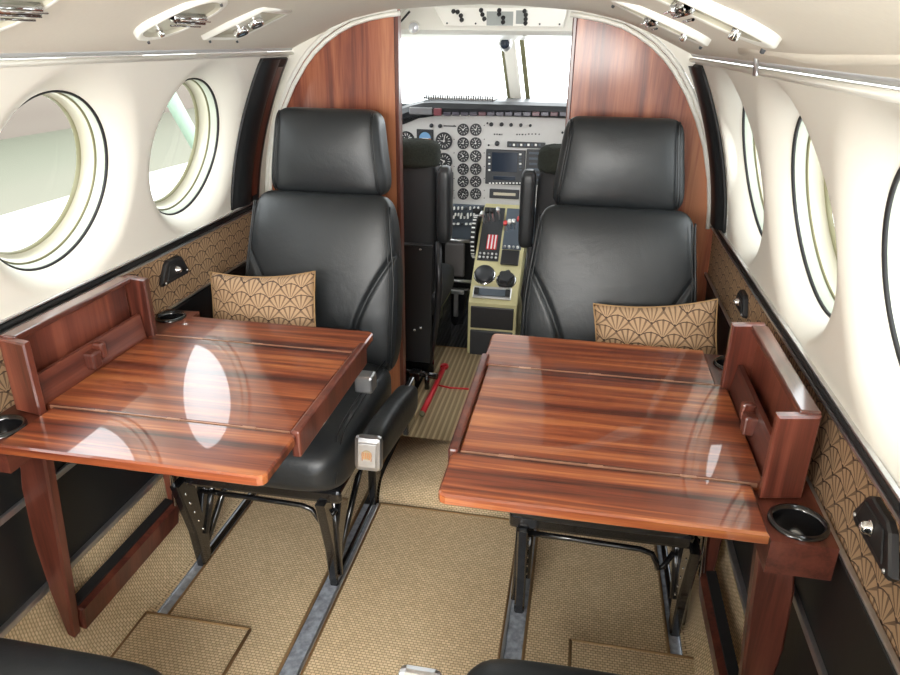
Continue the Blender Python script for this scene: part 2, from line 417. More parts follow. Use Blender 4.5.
# ceiling
mb = MB(); pts = [(-x, z) for x, z in CP] + [(x, z) for x, z in CP[-2::-1]]
mb.grid([[(x, y, z) for x, z in pts] for y in (Y0, YB)])
ceil = struct('ceiling', mb, m_head)
mb = MB(); mb.grid([[(x, y, z+.03) for x, z in pts] for y in (Y0, YB)]); obj('ceiling_backing', mb, m_head, ceil)
for i, s in enumerate((-1, 1)):
    r = empty(f'trim_{i+1}', (s*.57, .8, 1.235), None, None); r['kind'] = 'structure'
    b = MB(); b.grid([[(s*.572, y, 1.263), (s*.562, y, 1.262), (s*.560, y, 1.252), (s*.564, y, 1.247), (s*.576, y, 1.246)] for y in (Y0, YB-.01)]); obj('channel', b, m_satin, r)
    b = MB(); b.tube([(s*.562, Y0, 1.240), (s*.562, YB-.01, 1.240)], .0055); obj('lower_bead', b, m_white, r)
    b = MB(); b.tube([(s*.557, Y0, 1.2665), (s*.557, YB-.01, 1.2665)], .0032); obj('upper_bead', b, m_white, r)
# padded headliner roll of the aft right panel and its joint
b = MB(); b.tube([(.535+.004*math.sin(y*9), y, 1.278+.003*math.sin(y*13)) for y in [Y0+.1*k for k in range(18)]], .017, 12, flat=.7)
struct('trim_3', b, m_head)
b = MB(); b.tube([(.545, 1.22, 1.285), (.550, 1.222, 1.262), (.552, 1.222, 1.235)], .004)
struct('trim_4', b, m_alu)
# floor
mb = MB(); mb.box((-.72, Y0, -.03), (.72, 3.6, -.004)); fl = struct('floor', mb, m_rubber)
for s, lab in ((-1, 'left'), (1, 'right')):
    for xo, w0, w1, side in ((.236, .021, .022, 'aisle side'), (.602, .014, .013, 'wall side')):
        r = empty('seat_rail', (s*xo, 1.2, -.004), f'long metal seat rail in the floor under the {lab} seats, {side}', 'rail', 'seat rails in the floor')
        b = MB(); b.box((s*(xo-w0), Y0, -.004), (s*(xo+w1), 1.66 if side == 'aisle side' else 2.05, .001), .001); obj('track', b, m_rail, r)
        if side == 'aisle side':
            b = MB(); b.box((s*(xo-.025), Y0, -.004), (s*(xo-.018), 1.66, .009), .0015); o = obj('edge_strip', b, m_alu, r); o['label'] = 'bright metal edge strip'
def slab(name, x0, x1, y0, y1, z, label, m=m_carpet, th=.008, bind=(1, 1, 1, 1)):
    r = empty(name, ((x0+x1)/2, (y0+y1)/2, z), label, 'carpet')
    b = MB(); b.box((x0, y0, z), (x1, y1, z+th), .003); obj('pile', b, m, r)
    b = MB(); c = [(x0, y0), (x1, y0), (x1, y1), (x0, y1)]
    for i in range(4):
        if bind[i]: b.tube([(*c[i], z+th*.8), (*c[(i+1) % 4], z+th*.8)], .0042, 6)
    obj('binding', b, m_tan, r); return r
slab('aisle_carpet', -.209, .209, Y0, 1.665, -.004, 'long woven tan carpet down the aisle between the seat rails')
slab('seat_bay_carpet', -.586, -.262, Y0, 2.08, -.004, 'woven tan carpet between the rails under the left seat')
slab('seat_bay_carpet', .262, .586, Y0, 2.08, -.004, 'woven tan carpet between the rails under the right seat')
slab('carpet_patch', -.635, -.37, .6, 1.13, .006, 'small square carpet piece over the left rail at the bottom edge', th=.007)
slab('carpet_patch', .365, .645, .6, 1.245, .006, 'small square carpet piece over the right rail beside the table foot', th=.007)
# raised step ahead in the aisle
st = empty('floor_step', (0, 1.9, 0), 'carpeted raised step in the aisle between the front seats', 'step')
b = MB(); prof = [(1.672, -.004), (1.676, .02), (1.690, .045), (1.712, .061), (1.745, .068), (1.95, .070)]
b.grid([[(x, y, z) for y, z in prof] for x in (-.215, .215)]); b.grid([[(x, y, z) for y, z in prof[:1]+prof[-1:]] for x in (-.215, -.214)])
b.add([(-.215, y, z) for y, z in prof]+[(-.215, 1.95, -.004)], [list(range(7))]); b.add([(.215, y, z) for y, z in prof]+[(.215, 1.95, -.004)], [list(range(7))])
obj('carpet_cover', b, m_carpet, st)
slab('ribbed_mat', -.24, .24, 1.95, 2.70, .062, 'ribbed tan floor mat leading up to the cockpit', m=m_ribbed, bind=(0, 0, 1, 0))
mb = MB(); mb.box((-.62, 2.71, .0), (.62, 3.5, .058)); struct('trim_5', mb, m_ribblack)

# ------------------------------------------------------------------ wooden partitions at the cockpit
ARCH = [(.245, 1.361), (.29, 1.355), (.335, 1.347), (.385, 1.333), (.43, 1.311), (.47, 1.285), (.505, 1.255), (.535, 1.222), (.575, 1.165), (.61, 1.10), (.64, 1.03), (.665, .94), (.678, .86), (.682, .80)]
for s, side in ((-1, 'left'), (1, 'right')):
    r = empty('partition', (s*.45, YB, 0), f'glossy red-brown wooden partition behind the {side} front seat', 'partition', 'wooden partitions')
    pts = [(s*.245, 0)] + [(s*x, z) for x, z in ARCH] + [(s*.700, .835), (s*.712, .79), (s*.712, .60), (s*.712, .26), (s*.66, 0)]
    b = MB(); b.prism(pts, YB, YB+.03, 1); obj('wood_panel', b, m_bulk, r)
    b = MB()
    for off, y in ((-.002, 2.088), (-.016, 2.092)):
        b.tube([(s*(x+off*.6), y, z+off*.8) for x, z in ARCH], .0065)
    pieces('cream_piping', b, m_white, r)
    b = MB(); b.box((s*.243, YB-.004, 0), (s*.256, YB+.034, 1.358), .003); obj('edge_post', b, m_legw, r)
# cream collar closing the partition arch against the wall and ceiling
for i, s in enumerate((-1, 1)):
    inner = [(s*(x+.004), z+.004) for x, z in ARCH]
    outer = [(s*.26, 1.40), (s*.31, 1.40), (s*.38, 1.39), (s*.44, 1.36), (s*.50, 1.33), (s*.55, 1.30), (s*.59, 1.27), (s*.62, 1.24), (s*.66, 1.18), (s*.69, 1.11), (s*.70, 1.04), (s*.72, .94), (s*.72, .86), (s*.72, .80)]
    mb = MB(); mb.grid([[(p[0], YB-.004, p[1]), (q[0], YB-.004, q[1]), (q[0], YB+.03, q[1])] for p, q in zip(inner, outer)], smooth=False); struct(f'trim_{14+i}', mb, m_cream)
# padded leather strips with a wooden inlay on the side walls
for s, side in ((-1, 'left'), (1, 'right')):
    y0, y1 = (1.875, 2.045) if s < 0 else (1.93, 2.06)
    r = empty('padded_wall_panel', (s*.64, (y0+y1)/2, .82), f'tall curved black padded panel on the {side} wall ahead of the windows', 'wall panel')
    P = []
    zs = [.825+.40*k/20 for k in range(21)]
    sh = lambda z: -.02+.045*((z-.82)/.4)
    for z in zs:
        row = []
        for k in range(15):
            q = k/14; y = lerp(y0, y1, q)+sh(z); d = .026*(1-abs(2*q-1)**4)
            if s < 0: d -= .012*math.exp(-((q-.60)/.10)**2)
            row.append((s*(wx(z)-.001-d), y, z))
        P.append(row)
    b = MB(); b.grid(P); obj('padding', b, m_panelblk, r)
    b = MB(); edge = [(s*(wx(z)-.004), y0+sh(z), z) for z in zs]+[(s*(wx(z)-.004), y1+sh(z), z) for z in zs[::-1]]
    b.tube(edge, .005, closed=True); obj('piping', b, m_rubber, r)
    if s < 0:
        P = [[(s*(wx(z)-.023), lerp(y0, y1, q)+sh(z), z) for q in (.52, .60, .68, .76)] for z in zs[1:-1]]
        b = MB(); b.grid(P); o = obj('wood_inlay', b, m_legw, r); o['label'] = 'dark red wooden inlay'

# ------------------------------------------------------------------ seats (built facing -y, about x=0)
def make_seat(label, out):
    r = empty('passenger_seat', (0, 1.6, 0), label, 'armchair', None)
    # backrest
    def g(u, v):
        a = abs(u); d = 0
        # side bolster seams: from the outer edge high up, curving inward and down
        if v < .72:
            us = .50+.50*max(0, (v-.26)/.46)**1.35
            d += .013*math.exp(-((a-us)/.028)**2)
        else: d += .0
        if a < .56: d += .009*math.exp(-((v-.24)/.022)**2)
        return d
    Mb = T(0, 1.735, .40) @ Rx(-.22)
    b = softbox(.222, .058, .50, Mb, .34, 3.2, wf=lambda v: 1.0-.10*smooth((v-.45)/.55), groove=g, belly=.02, na=220, nz=120); back = obj('backrest', b, m_leather, r)
    b = MB()
    for sx in (-1, 1):
        b.tube([Mb @ Vector((sx*(.214-.022*smooth((v-.45)/.55)), -.052+.02*abs(2*v-1)**6, .5*v)) for v in [k/20*.88+.06 for k in range(21)]], .0028, 6)
        b.tube([Mb @ Vector((sx*(.205-.022*smooth((v-.45)/.55)), -.062+.02*abs(2*v-1)**6, .5*v)) for v in [k/20*.88+.06 for k in range(21)]], .0016, 6)
    pieces('seam', b, m_seam, back)
    # headrest
    Mh = T(0, 1.885, .875) @ Rx(-.10)
    hd = softbox(.166, .055, .232, Mh, .36, 3.4, wf=lambda v: 1.02-.13*smooth(v), belly=.018, na=96, nz=60); hd = obj('headrest', hd, m_leather, r)
    b = MB()
    for sx in (-1, 1):
        for o_ in (.150, .144):
            b.tube([Mh @ Vector((sx*(o_*(1.02-.13*smooth(v))), -.0585-.004*math.sin(PI*v)+.045*abs(2*v-1)**7, .232*v)) for v in [k/20*.92+.04 for k in range(21)]], .0017, 6)
    pieces('seam', b, m_seam, hd)
    b = MB()
    for sx in (-1, 1): b.tube([(sx*.06, 1.87, .82), (sx*.06, 1.895, .93)], .008)
    pieces('headrest_post', b, m_chrome, r)
    # cushion (lies along -y)
    def gc(u, v):
        a = abs(u); return .009*math.exp(-((a-(.62+.15*v*v))/.03)**2) + (.008*math.exp(-((v-.42)/.02)**2) if a < .6 else 0)
    Mc = T(0, 1.75, .385) @ Rx(PI/2) ; Mc = Mc @ Matrix.Diagonal((1, 1, 1, 1))
    b = softbox(.225, .075, .53, Mc @ Rz(PI), .42, 2.6, groove=None, belly=.02, na=96, nz=60); cu = obj('cushion', b, m_leather, r)
    b = MB()
    for sx in (-1, 1):
        b.tube([(sx*.195, 1.70-.455*k/16, .458+.012*math.sin(PI*k/16)-.09*max(0, (k-13)/3)**2) for k in range(17)], .0026, 6)
        b.tube([(sx*.205, 1.70-.455*k/16, .453+.010*math.sin(PI*k/16)-.09*max(0, (k-13)/3)**2) for k in range(17)], .0018, 6)
        b.tube([(sx*(.195-.07*math.sin(PI*k/12)), 1.62-.02*k, .470-.002*k) for k in range(9)], .002, 6)
    pieces('seam', b, m_seam, cu)
    b = MB(); b.box((-.190, 1.27, .285), (.205, 1.76, .325), .01); obj('seat_pan', b, m_blackmetal, r)
    # legs
    for sx in (-1, 1):
        for nm in ('leg', 'leg'): pass
        x0 = sx*.183+out*.026
        b = MB(); th = .012
        b.prism([(1.315, .0), (1.352, .0), (1.362, .10), (1.50, .29), (1.40, .29), (1.34, .16), (1.325, .29), (1.255, .29), (1.30, .12)], x0-th, x0+th, 0, bev=.004)
        b.tube([(x0+sx*.016, 1.33, .03), (x0+sx*.012, 1.32, .28)], .006)
        b.tube([(x0-sx*.013, 1.34, .09), (x0-sx*.013, 1.45, .28)], .008)
        obj('leg', b, m_blackmetal, r)
        b = MB(); b.prism([(1.66, 0), (1.71, 0), (1.74, .29), (1.66, .29)], x0-th, x0+th, 0, bev=.004); b.tube([(x0, 1.36, .05), (x0, 1.67, .27)], .009)
        obj('leg', b, m_blackmetal, r)
        b = MB(); b.box((x0-.006, 1.345, .002), (x0+.006, 1.68, .012), .002); obj('foot_bar', b, m_blackmetal, r)
        b = MB()
        for k in range(5): b.lathe([(.0001, .002), (.0035, .0015), (.004, 0)], T(x0-sx*th, 1.285+.012*k, .25-.035*k) @ Ry(-sx*PI/2), 8)
        pieces('bolt', b, m_chrome, r)
    b = MB(); b.tube([(-.165, 1.30, .255), (-.05, 1.29, .262), (.10, 1.29, .258), (.125, 1.29, .250), (.138, 1.292, .225), (.142, 1.30, .205), (.155, 1.305, .205), (.175, 1.315, .24)], .0065, 8)
    obj('front_bar', b, m_blackmetal, r)
    # armrests
    for sx in (-1, 1):
        xa = sx*(.282 if sx != out else .250); Ma = T(xa, 1.64, .372) @ Rx(PI/2) @ Rz(PI)
        b = softbox(.030, .040, .375, T(xa, 1.635, .395) @ Rx(PI/2-.14) @ Rz(PI), .5, 4, na=40, nz=30, belly=.006); a = obj('armrest', b, m_leather, r)
        Mf = T(xa, 1.256, .449) @ Rx(-.12)
        b = MB(); b.box((-.031, -.012, -.042), (.031, .016, .040), .011, M=Mf); c = obj('end_cap', b, m_alu, a); c['label'] = 'silver metal end cap'
        b = MB(); b.box((-.021, -.0145, -.030), (.021, -.011, .026), .003, M=Mf, k=0); b.disc((0, 0), .012, Mf @ T(0, -.0148, 0) @ Rx(PI/2), 18, 1)
        for k in range(6): b.box((-.010+.004*k-.001, -.0160, -.006-.003*abs(k-2.5)), (-.010+.004*k+.001, -.0148, .007), .0003, k=2, M=Mf)
        d = obj('crest', b, [m_alu, m_stit, m_amber], c)
        b = MB(); b.box((xa-.008, 1.58, .30), (xa+.008, 1.66, .44), .004); b.box((xa*.72, 1.60, .30), (xa, 1.64, .318), .003); obj('armrest_bracket', b, m_blackmetal, a)
    # belt buckle lying at the back of the cushion
    b = MB(); b.box((-out*.182, 1.47, .475), (-out*.228, 1.515, .520), .006, M=T(0, 0, 0)); o = obj('belt_buckle', b, m_alu, r); o['label'] = 'square silver belt buckle'
    return r
seat = make_seat('black leather seat with the lowered silver-capped armrest, left of the aisle', -1)
seat.location.x = -.388
s2 = make_seat('black leather seat right of the aisle, pillow on its far side', 1); s2.location.x = .396
# the aft pair faces forward; only the front of the cushions and an armrest reach the picture
s3 = copy_tree(s2); s3.location = (-.43, .335, 0); s3.rotation_euler.z = PI; s3['label'] = 'black leather seat cushion edge at the bottom left corner'
s4 = copy_tree(seat); s4.location = (.425, .405, .03); s4.rotation_euler.z = PI; s4['label'] = 'black leather seat front with chrome armrest at the bottom edge'
s3.location.y = .302; s4.location.y = .418; s4.location.x = .405; s4.location.z = 0
for q in (seat, s2, s3, s4): q['group'] = 'passenger seats'
def drop(q, names):
    for o in list(q.children):
        if o.name.split('.')[0] in names:
            for c in list(o.children_recursive): bpy.data.objects.remove(c, do_unlink=True)
            bpy.data.objects.remove(o, do_unlink=True)
drop(s2, ('belt_buckle',)); drop(s3, ('belt_buckle', 'armrest')); drop(s4, ('belt_buckle',))
arm = [o for o in s4.children if o.name.startswith('armrest')]
arm.sort(key=lambda o: sum(v.co.x for v in o.data.vertices)/len(o.data.vertices))
for c in list(arm[0].children_recursive)+[arm[0]]: bpy.data.objects.remove(c, do_unlink=True)
arm[1].location = (-.018, .075, 0)

# ------------------------------------------------------------------ pillows
def pillow(w, h, t, M, label):
    r = empty('throw_pillow', M @ Vector((0, 0, -h)), label, 'pillow', 'throw pillows')
    for sd in (-1, 1):
        P = []
        for i in range(33):
            u = -1+i/16; row = []
            for j in range(25):
                v = -1+j/12
                e = ((1-u**4)*(1-v**4)); th = t*max(0, e)**.55*(.8+.2*math.cos(u*3)*math.cos(v*2.5))
                x = w*u*(1-.035*(1-v*v)); z = h*v*(1-.15*(1-u*u))
                row.append(M @ Vector((x, sd*th, z)))
            P.append(row)
        b = MB(); b.grid(P)
        if sd < 0: keep = b
        else: keep.add(b.v, b.f, 0, True)
    o = obj('cover', keep, m_fanpil, r)
    b = MB(); loop = [(u, -1) for u in [k/8-1 for k in range(16)]]+[(1, v) for v in [k/8-1 for k in range(16)]]+[(-u, 1) for u in [k/8-1 for k in range(16)]]+[(-1, -v) for v in [k/8-1 for k in range(16)]]
    b.tube([M @ Vector((w*u*(1-.035*(1-v*v)), 0, h*v*(1-.15*(1-u*u)))) for u, v in loop], .0022, 6, closed=True); obj('edge_seam', b, m_tan, r)
    return r
pillow(.145, .098, .042, T(-.478, 1.575, .634) @ Ry(-.075) @ Rx(-.28), 'tan fan-patterned throw pillow on the seat left of the aisle')
pillow(.142, .092, .042, T(.506, 1.600, .628) @ Ry(-.12) @ Rx(-.28), 'tan fan-patterned throw pillow on the seat right of the aisle')

# ------------------------------------------------------------------ folding tables
def table(s, label, y0, y3):
    r = empty('folding_table', (s*.40, 1.12, 0), label, 'table', 'folding tables')
    zt = .67; th = .019; xi, xo = .132, .592
    def rounded(x0, x1, ya, yb, ri):
        # plan outline, inboard near/far corners softened
        return [(s*x0+s*ri, ya), (s*x1, ya), (s*x1, yb), (s*x0+s*ri, yb), (s*x0+s*ri*.3, yb-ri*.3), (s*x0, yb-ri), (s*x0, ya+ri), (s*x0+s*ri*.3, ya+ri*.3)]
    for nm, ya, yb, x0, x1 in (('near_leaf', y0, .955, xi, xo), ('centre_leaf', .958, 1.290, xi+.012, .612), ('far_leaf', 1.293, y3, xi, xo)):
        b = MB(); b.prism(rounded(x0, x1, ya, yb, .012 if nm != 'centre_leaf' else .002), zt-th, zt, 2, bev=.003); lf = obj(nm, b, m_table, r)
    # inboard lip along the centre leaf
    b = MB(); b.box((s*xi-s*.006, .950, zt-.045), (s*xi+s*.0105, 1.335, zt+.006), .004); o = obj('edge_lip', b, m_legw, r)
    b = MB()
    for yy in (.9565, 1.2915): b.box((s*(xi+.014), yy-.0012, zt-.006), (s*.60, yy+.0012, zt+.0006), 0)
    for yy in (.9565, 1.2915):
        for xx in (.22, .36, .50): b.box((s*xx-.012, yy-.0028, zt-.003), (s*xx+.012, yy+.0028, zt+.0009), .0004)
    pieces('hinge', b, plain('copper_hinge', (.42, .22, .14), .3, .5), r)
    b = MB(); b.box((s*.17, .98, zt-.045), (s*.60, 1.0, zt-th-.001), .003); b.box((s*.17, 1.25, zt-.045), (s*.60, 1.27, zt-th-.001), .003); b.box((s*.17, .865, zt-th-.016), (s*.36, .89, zt-th-.001), .003)
    pieces('support_arm', b, m_blackmetal, r)
    # stowage box
    zb = .800; xa, xb = .600, .661
    bx = None
    b = MB()
    for ya, yb in ((.930, .948), (1.282, 1.300)):
        e = MB(); e.prism([(s*xa, .661), (s*xb, .661), (s*xb, zb), (s*xa, zb)], ya, yb, 1, bev=.003)
        for v in e.v: v.y += (abs(v.x)-xa)*.2
        b.add(e.v, e.f)
    b.prism([(s*.648, .661), (s*xb, .661), (s*xb, zb), (s*.648, zb)], .9485, 1.2815, 1, bev=.002)
    bx = obj('stowage_box', b, m_boxend, r)
    b = MB(); b.box((s*.632, .949, zb-.008), (s*(xb+.001), 1.281, zb+.004), .003); obj('top_rail', b, wood('rosewood_rail', 1, WD, .12), bx)
    b = MB(); b.prism([(s*.614, .661), (s*.624, .661), (s*.630, .722), (s*.622, .722)], .950, 1.280, 1, bev=.0015); fl_ = obj('inner_flap', b, m_boxw, bx)
    b = MB(); b.box((s*.600, 1.085, .678), (s*.624, 1.112, .712), .004); b.box((s*.600, 1.114, .690), (s*.622, 1.130, .722), .004); obj('latch', b, m_legw, bx)
    # armrest ledge with cup holders
    xa, xb, ya, yb = .596, .683, .838, 1.47
    for (c0, c1, nm) in ((ya, .956, 'ledge'),):
        pass
    ZL, ZB = .658, .604
    b = MB()
    def ledge(ya, yb, cy, cx, rc):
        # top with a round hole
        n_ = 40; P = []
        for k in range(n_):
            a = 2*PI*k/n_; c, q = math.cos(a), math.sin(a)
            tx = ((xb if c > 0 else xa)-cx)/c if abs(c) > 1e-6 else 9; ty = ((yb if q > 0 else ya)-cy)/q if abs(q) > 1e-6 else 9; t = min(tx, ty)
            P.append([(s*(cx+rc*c), cy+rc*q, ZL), (s*(cx+t*c), cy+t*q, ZL)])
        for yy, xx in ((ya, xa), (ya, xb), (yb, xa), (yb, xb)):
            k = min(range(n_), key=lambda k: (abs(P[k][1][0])-xx)**2+(P[k][1][1]-yy)**2); P[k][1] = (s*xx, yy, ZL)
        b.grid(P, cu=True, smooth=False)
        b.add([(s*x, y, z) for x in (xa, xb) for y in (ya, yb) for z in (ZB, ZL)], [[0, 1, 3, 2], [4, 6, 7, 5], [0, 4, 5, 1], [2, 3, 7, 6], [0, 2, 6, 4]])
    cups = ((.885, .642, .038), (1.420, .642, .033))
    ledge(ya, .935, *cups[0]); ledge(1.36, yb, *cups[1]); b.box((s*xa, .935, ZB), (s*xb, 1.36, ZL))
    lg = obj('side_ledge', b, m_boxw, r)
    for cy, cx, rc in cups:
        b = MB(); b.lathe([(rc+.003, ZL+.001), (rc+.002, ZL+.005), (rc-.004, ZL+.005), (rc-.005, ZL-.002), (rc-.006, ZB+.008), (.0001, ZB+.006)], T(s*cx, cy, 0), 40); c = obj('cup_holder', b, m_blackmetal, lg)
        b = MB(); b.lathe([(rc-.0035, ZL+.0055), (rc-.0015, ZL+.0075), (rc+.001, ZL+.0055)], T(s*cx, cy, 0), 40); obj('rim_ring', b, m_blackmetal, c)
    # foot frame
    fr = None
    b = MB(); b.prism([(s*.608, .604), (s*.660, .604), (s*.678, .50), (s*.684, .38), (s*.676, .25), (s*.662, .145), (s*.648, .135), (s*.636, .25), (s*.622, .42)], .925, .950, 1, bev=.004); obj('leg', b, m_legw, r)
    b = MB(); b.prism([(s*.616, .604), (s*.650, .604), (s*.668, .30), (s*.664, .16), (s*.648, .15), (s*.636, .30)], 1.318, 1.340, 1, bev=.004); obj('leg', b, m_legw, r)
    b = MB(); b.prism([(s*.640, .135), (s*.662, .143), (s*.660, .200), (s*.632, .192)], .951, 1.318, 1, bev=.003); rn = obj('runner', b, m_legw, r)
    b = MB(); b.prism([(s*.646, .194), (s*.666, .198), (s*.666, .206), (s*.646, .202)], .955, 1.315, 1); o = obj('black_top_strip', b, m_rubber, rn)
    b = MB(); b.tube([(s*.632, 1.300, .20), (s*.618, 1.305, .50)], .005); obj('metal_rod', b, m_chrome, r)
    return r
table(-1, 'glossy red-brown folding table with open side box, left of the aisle', .822, 1.412)
table(1, 'glossy red-brown folding table with open side box, right of the aisle', .835, 1.462)

# ------------------------------------------------------------------ wall ashtrays
def ashtray(s, yc, zc, label, k=1.0):
    r = empty('wall_ashtray', (s*.69, yc, zc-.03), label, 'ashtray', 'wall ashtrays')
    M = frame((s*.689, yc, zc), (0, 1, 0), (0, 0, 1))
    if (M.to_3x3() @ Vector((0, 0, 1))).x*s > 0: M = M @ Matrix.Diagonal((1, 1, -1, 1))
    out = [(-.062, -.026), (.052, -.026), (.060, -.018), (.034, .024), (.022, .031), (-.026, .031), (-.040, .024), (-.068, -.018)]
    inn = [(-.046, -.016), (.042, -.013), (.030, .018), (-.028, .020)]
    b = MB()
    def ring(pts, z, f=1): return [M @ Vector((x*k*f, y*k*f, z)) for x, y in pts]
    b.grid([ring(out, 0), ring(out, .007, .98), ring(out, .010, .92)], cv=True, smooth=False); b.add(ring(out, .010, .92), [list(range(8))])
    body = obj('plate', b, m_blackpl, r)
    b = MB(); b.grid([ring(inn, .0105, 1.0), ring(inn, .012, .95)], cv=True, smooth=False); b.add(ring(inn, .0122, .95), [[0, 1, 2, 3]]); obj('lid', b, m_rubber, r)
    b = MB(); b.lathe([(.0001, .024), (.005, .023), (.008, .019), (.008, .014), (.010, .0125)], M @ T(.0, .0, 0), 20); obj('knob', b, m_chrome, r)
    b = MB()
    for p in ((-.056, -.020), (.050, -.016)): b.lathe([(.0001, .0125), (.0025, .012), (.003, .0105)], M @ T(p[0]*k*.95, p[1]*k*.95, 0), 10)
    pieces('screw', b, m_alu, r)
ashtray(-1, 1.53, .742, 'black wall ashtray on the fan fabric of the left wall')
ashtray(1, 1.60, .738, 'black wall ashtray on the right wall beyond the table box', .8)
ashtray(1, .768, .746, 'black wall ashtray with round knob at the right edge, beside the near cup holder', 1.0)

# ------------------------------------------------------------------ overhead lamps and vents
def sl_frame(s, x, y, lift=0):
    # frame on the sloping headliner; local x = forward, local y = up the slope, local z = into cabin
    i = next(i for i in range(len(CP)-1) if CP[i][0] >= abs(x) >= CP[i+1][0]); (xa, za), (xb, zb) = CP[i], CP[i+1]
    z = lerp(za, zb, (xa-abs(x))/(xa-xb)); M = frame((s*abs(x), y, z), (0, 1, 0), (-s*(.15), 0, .062))
    if (M.to_3x3() @ Vector((0, 0, 1))).z > 0: M = M @ Matrix.Diagonal((1, 1, -1, 1))
    return M @ T(0, 0, lift)
def stadium(a, c, n=12, skew=0):
    P = []
    for sg in (1, -1):
        for k in range(n+1):
            t = -PI/2+PI*k/n; x, y = sg*(a-c)+sg*c*math.cos(t), sg*c*math.sin(t); P.append((-y, x))
    return P
def lamp(s, x, y, a, c, label, kind='lamp', skew=0):
    M = sl_frame(s, x, y, .008); r = empty('reading_lamp' if kind == 'lamp' else 'air_vent', M @ Vector((0, 0, 0)), label, 'lamp' if kind == 'lamp' else 'air vent')
    if kind == 'lamp': o = stadium(a, c, 12, skew)
    else:
        o = [(-a+skew*-c, -c), (a-skew*c, -c), (a+skew*c, c), (-a+skew*c, c)]
    def ring(f, z, ff=None): return [M @ Vector((p[0]*f, p[1]*(ff or f), z)) for p in o]
    b = MB(); b.grid([ring(1.04, -.012, 1.07), ring(1.03, .001, 1.06), ring(.98, .0035, .98), ring(.93, .001, .88)], cv=True); fr = obj('bezel', b, m_white, r)
    b = MB(); b.grid([ring(.93, .001, .88), ring(.88, -.003, .76)], cv=True); b.add(ring(.88, -.003, .76), [list(range(len(o)))]); obj('recess', b, m_ring, r)
    if kind == 'lamp':
        b = MB(); b.tube([M @ Vector((q*c, .15*a, .002)) for q in (-.85, -.78, .78, .85)], [.005, .010, .010, .005], 14)
        for yy in (.02, .15, .28): b.tube([M @ Vector((q*c, yy*a, .012)) for q in (-.8, .8)], .0016); obj('louvre', b, m_chrome, r)
        b = MB(); b.lathe([(.0001, .012), (.005, .011), (.006, .002), (.006, -.006)], M @ T(-.1*c, -.55*a, 0), 14); obj('switch', b, m_chrome, r)
    else:
        for q in (-.38, .30):
            b = MB(); Mq = M @ T(-.2*q*a, q*c*.9, 0)
            b.lathe([(.016, -.006), (.017, .006), (.013, .012), (.011, .008), (.0001, .006)], Mq, 20); e = obj('nozzle', b, m_chrome, r)
            b = MB(); b.lathe([(.0001, .011), (.006, .010), (.009, .007)], Mq, 14); obj('nozzle_lens', b, m_lens if q > 0 else m_blue, e)
    b = MB()
    for p in (((0, -.95*a), (0, .95*a)) if kind == 'lamp' else ((-.9*a, -.95*c), (.9*a, -.95*c))):
        b.lathe([(.0001, .011), (.0025, .010), (.003, .006)], M @ T(p[0]*.98, p[1], 0), 8)
    pieces('screw', b, m_darkgrey, r)
lamp(-1, .42, .83, .085, .060, 'white oblong ceiling lamp cut by the top left corner')
lamp(-1, .42, 1.25, .085, .062, 'white oblong ceiling lamp with chrome louvre above the left windows')
lamp(-1, .428, 1.53, .070, .072, 'white slanted twin vent panel on the left of the ceiling', 'vent')
lamp(1, .410, 1.32, .085, .060, 'white ceiling lamp with chrome louvre on the right, nearest the partition')
lamp(1, .408, .85, .088, .055, 'white oblong ceiling lamp at the top right, nearest the camera')
for o in COL.objects:
    if o.get('category') == 'lamp': o['group'] = 'ceiling lamps'

# ------------------------------------------------------------------ cockpit shell
cx0 = -.02
mb = MB(); CPR = [(-.62, 1.05), (-.58, 1.20), (-.50, 1.30), (-.36, 1.40), (-.2, 1.44), (0, 1.45), (.2, 1.44), (.36, 1.40), (.50, 1.30), (.58, 1.20), (.62, 1.05)]
mb.grid([[(x, y, z) for x, z in CPR[1:-1]] for y in (YB+.03, 2.9)])
struct('trim_6', mb, m_white)
for i, s in enumerate((-1, 1)):
    mb = MB(); mb.box((s*.66, YB+.03, 0), (s*.68, 3.5, .98)); struct(f'trim_{7+i}', mb, m_white)
# windscreen surround: header, posts, panes
mb = MB(); mb.prism([(2.80, 1.300), (3.20, 1.285), (3.24, 1.31), (3.0, 1.40), (2.78, 1.42), (2.76, 1.315)], -.60, .60, 0, bev=.004); hd = struct('trim_9', mb, m_white)
mb = MB(); mb.box((-.66, 3.5, 0), (.66, 3.54, .99)); struct('wall_front', mb, m_rubber)
mb = MB(); mb.prism([(-.085, 1.29), (-.030, 1.29), (.000, 1.005), (-.052, 1.005)], 3.27, 3.31, 1, bev=.004)
for v in mb.v: v.y += (1.29-v.z)*.6
struct('trim_10', mb, m_cream)
b = MB(); b.prism([(-.097, 1.29), (-.086, 1.29), (-.053, 1.005), (-.066, 1.005)], 3.272, 3.30, 1); b.prism([(-.012, 1.29), (.008, 1.29), (.040, 1.005), (.020, 1.005)], 3.272, 3.30, 1)
for v in b.v: v.y += (1.29-v.z)*.6
struct('trim_11', b, m_olive)
for i, (xa, xb) in enumerate(((-.60, -.09), (.0, .58))):
    b = MB(); b.grid([[(xa, 3.30, 1.29), (xb, 3.30, 1.29)], [(xa, 3.48, .99), (xb+.03, 3.48, .99)]], smooth=False); struct(f'window_{9+i}', b, m_glass)
for xx, lab in ((-.60, 'left'), (.60, 'right')):
    b = MB(); b.tube([(xx, 3.22, 1.30), (xx*1.02, 3.46, .99)], .022); struct('trim_12' if xx < 0 else 'trim_13', b, m_white)
b = MB(); b.tube([(-.46, 2.72, 1.275), (-.36, 2.72, 1.375)], .004, 6); tag(obj('grab_strap', b, m_rubber), 'thin black diagonal rod at the upper left of the windscreen', 'rod')
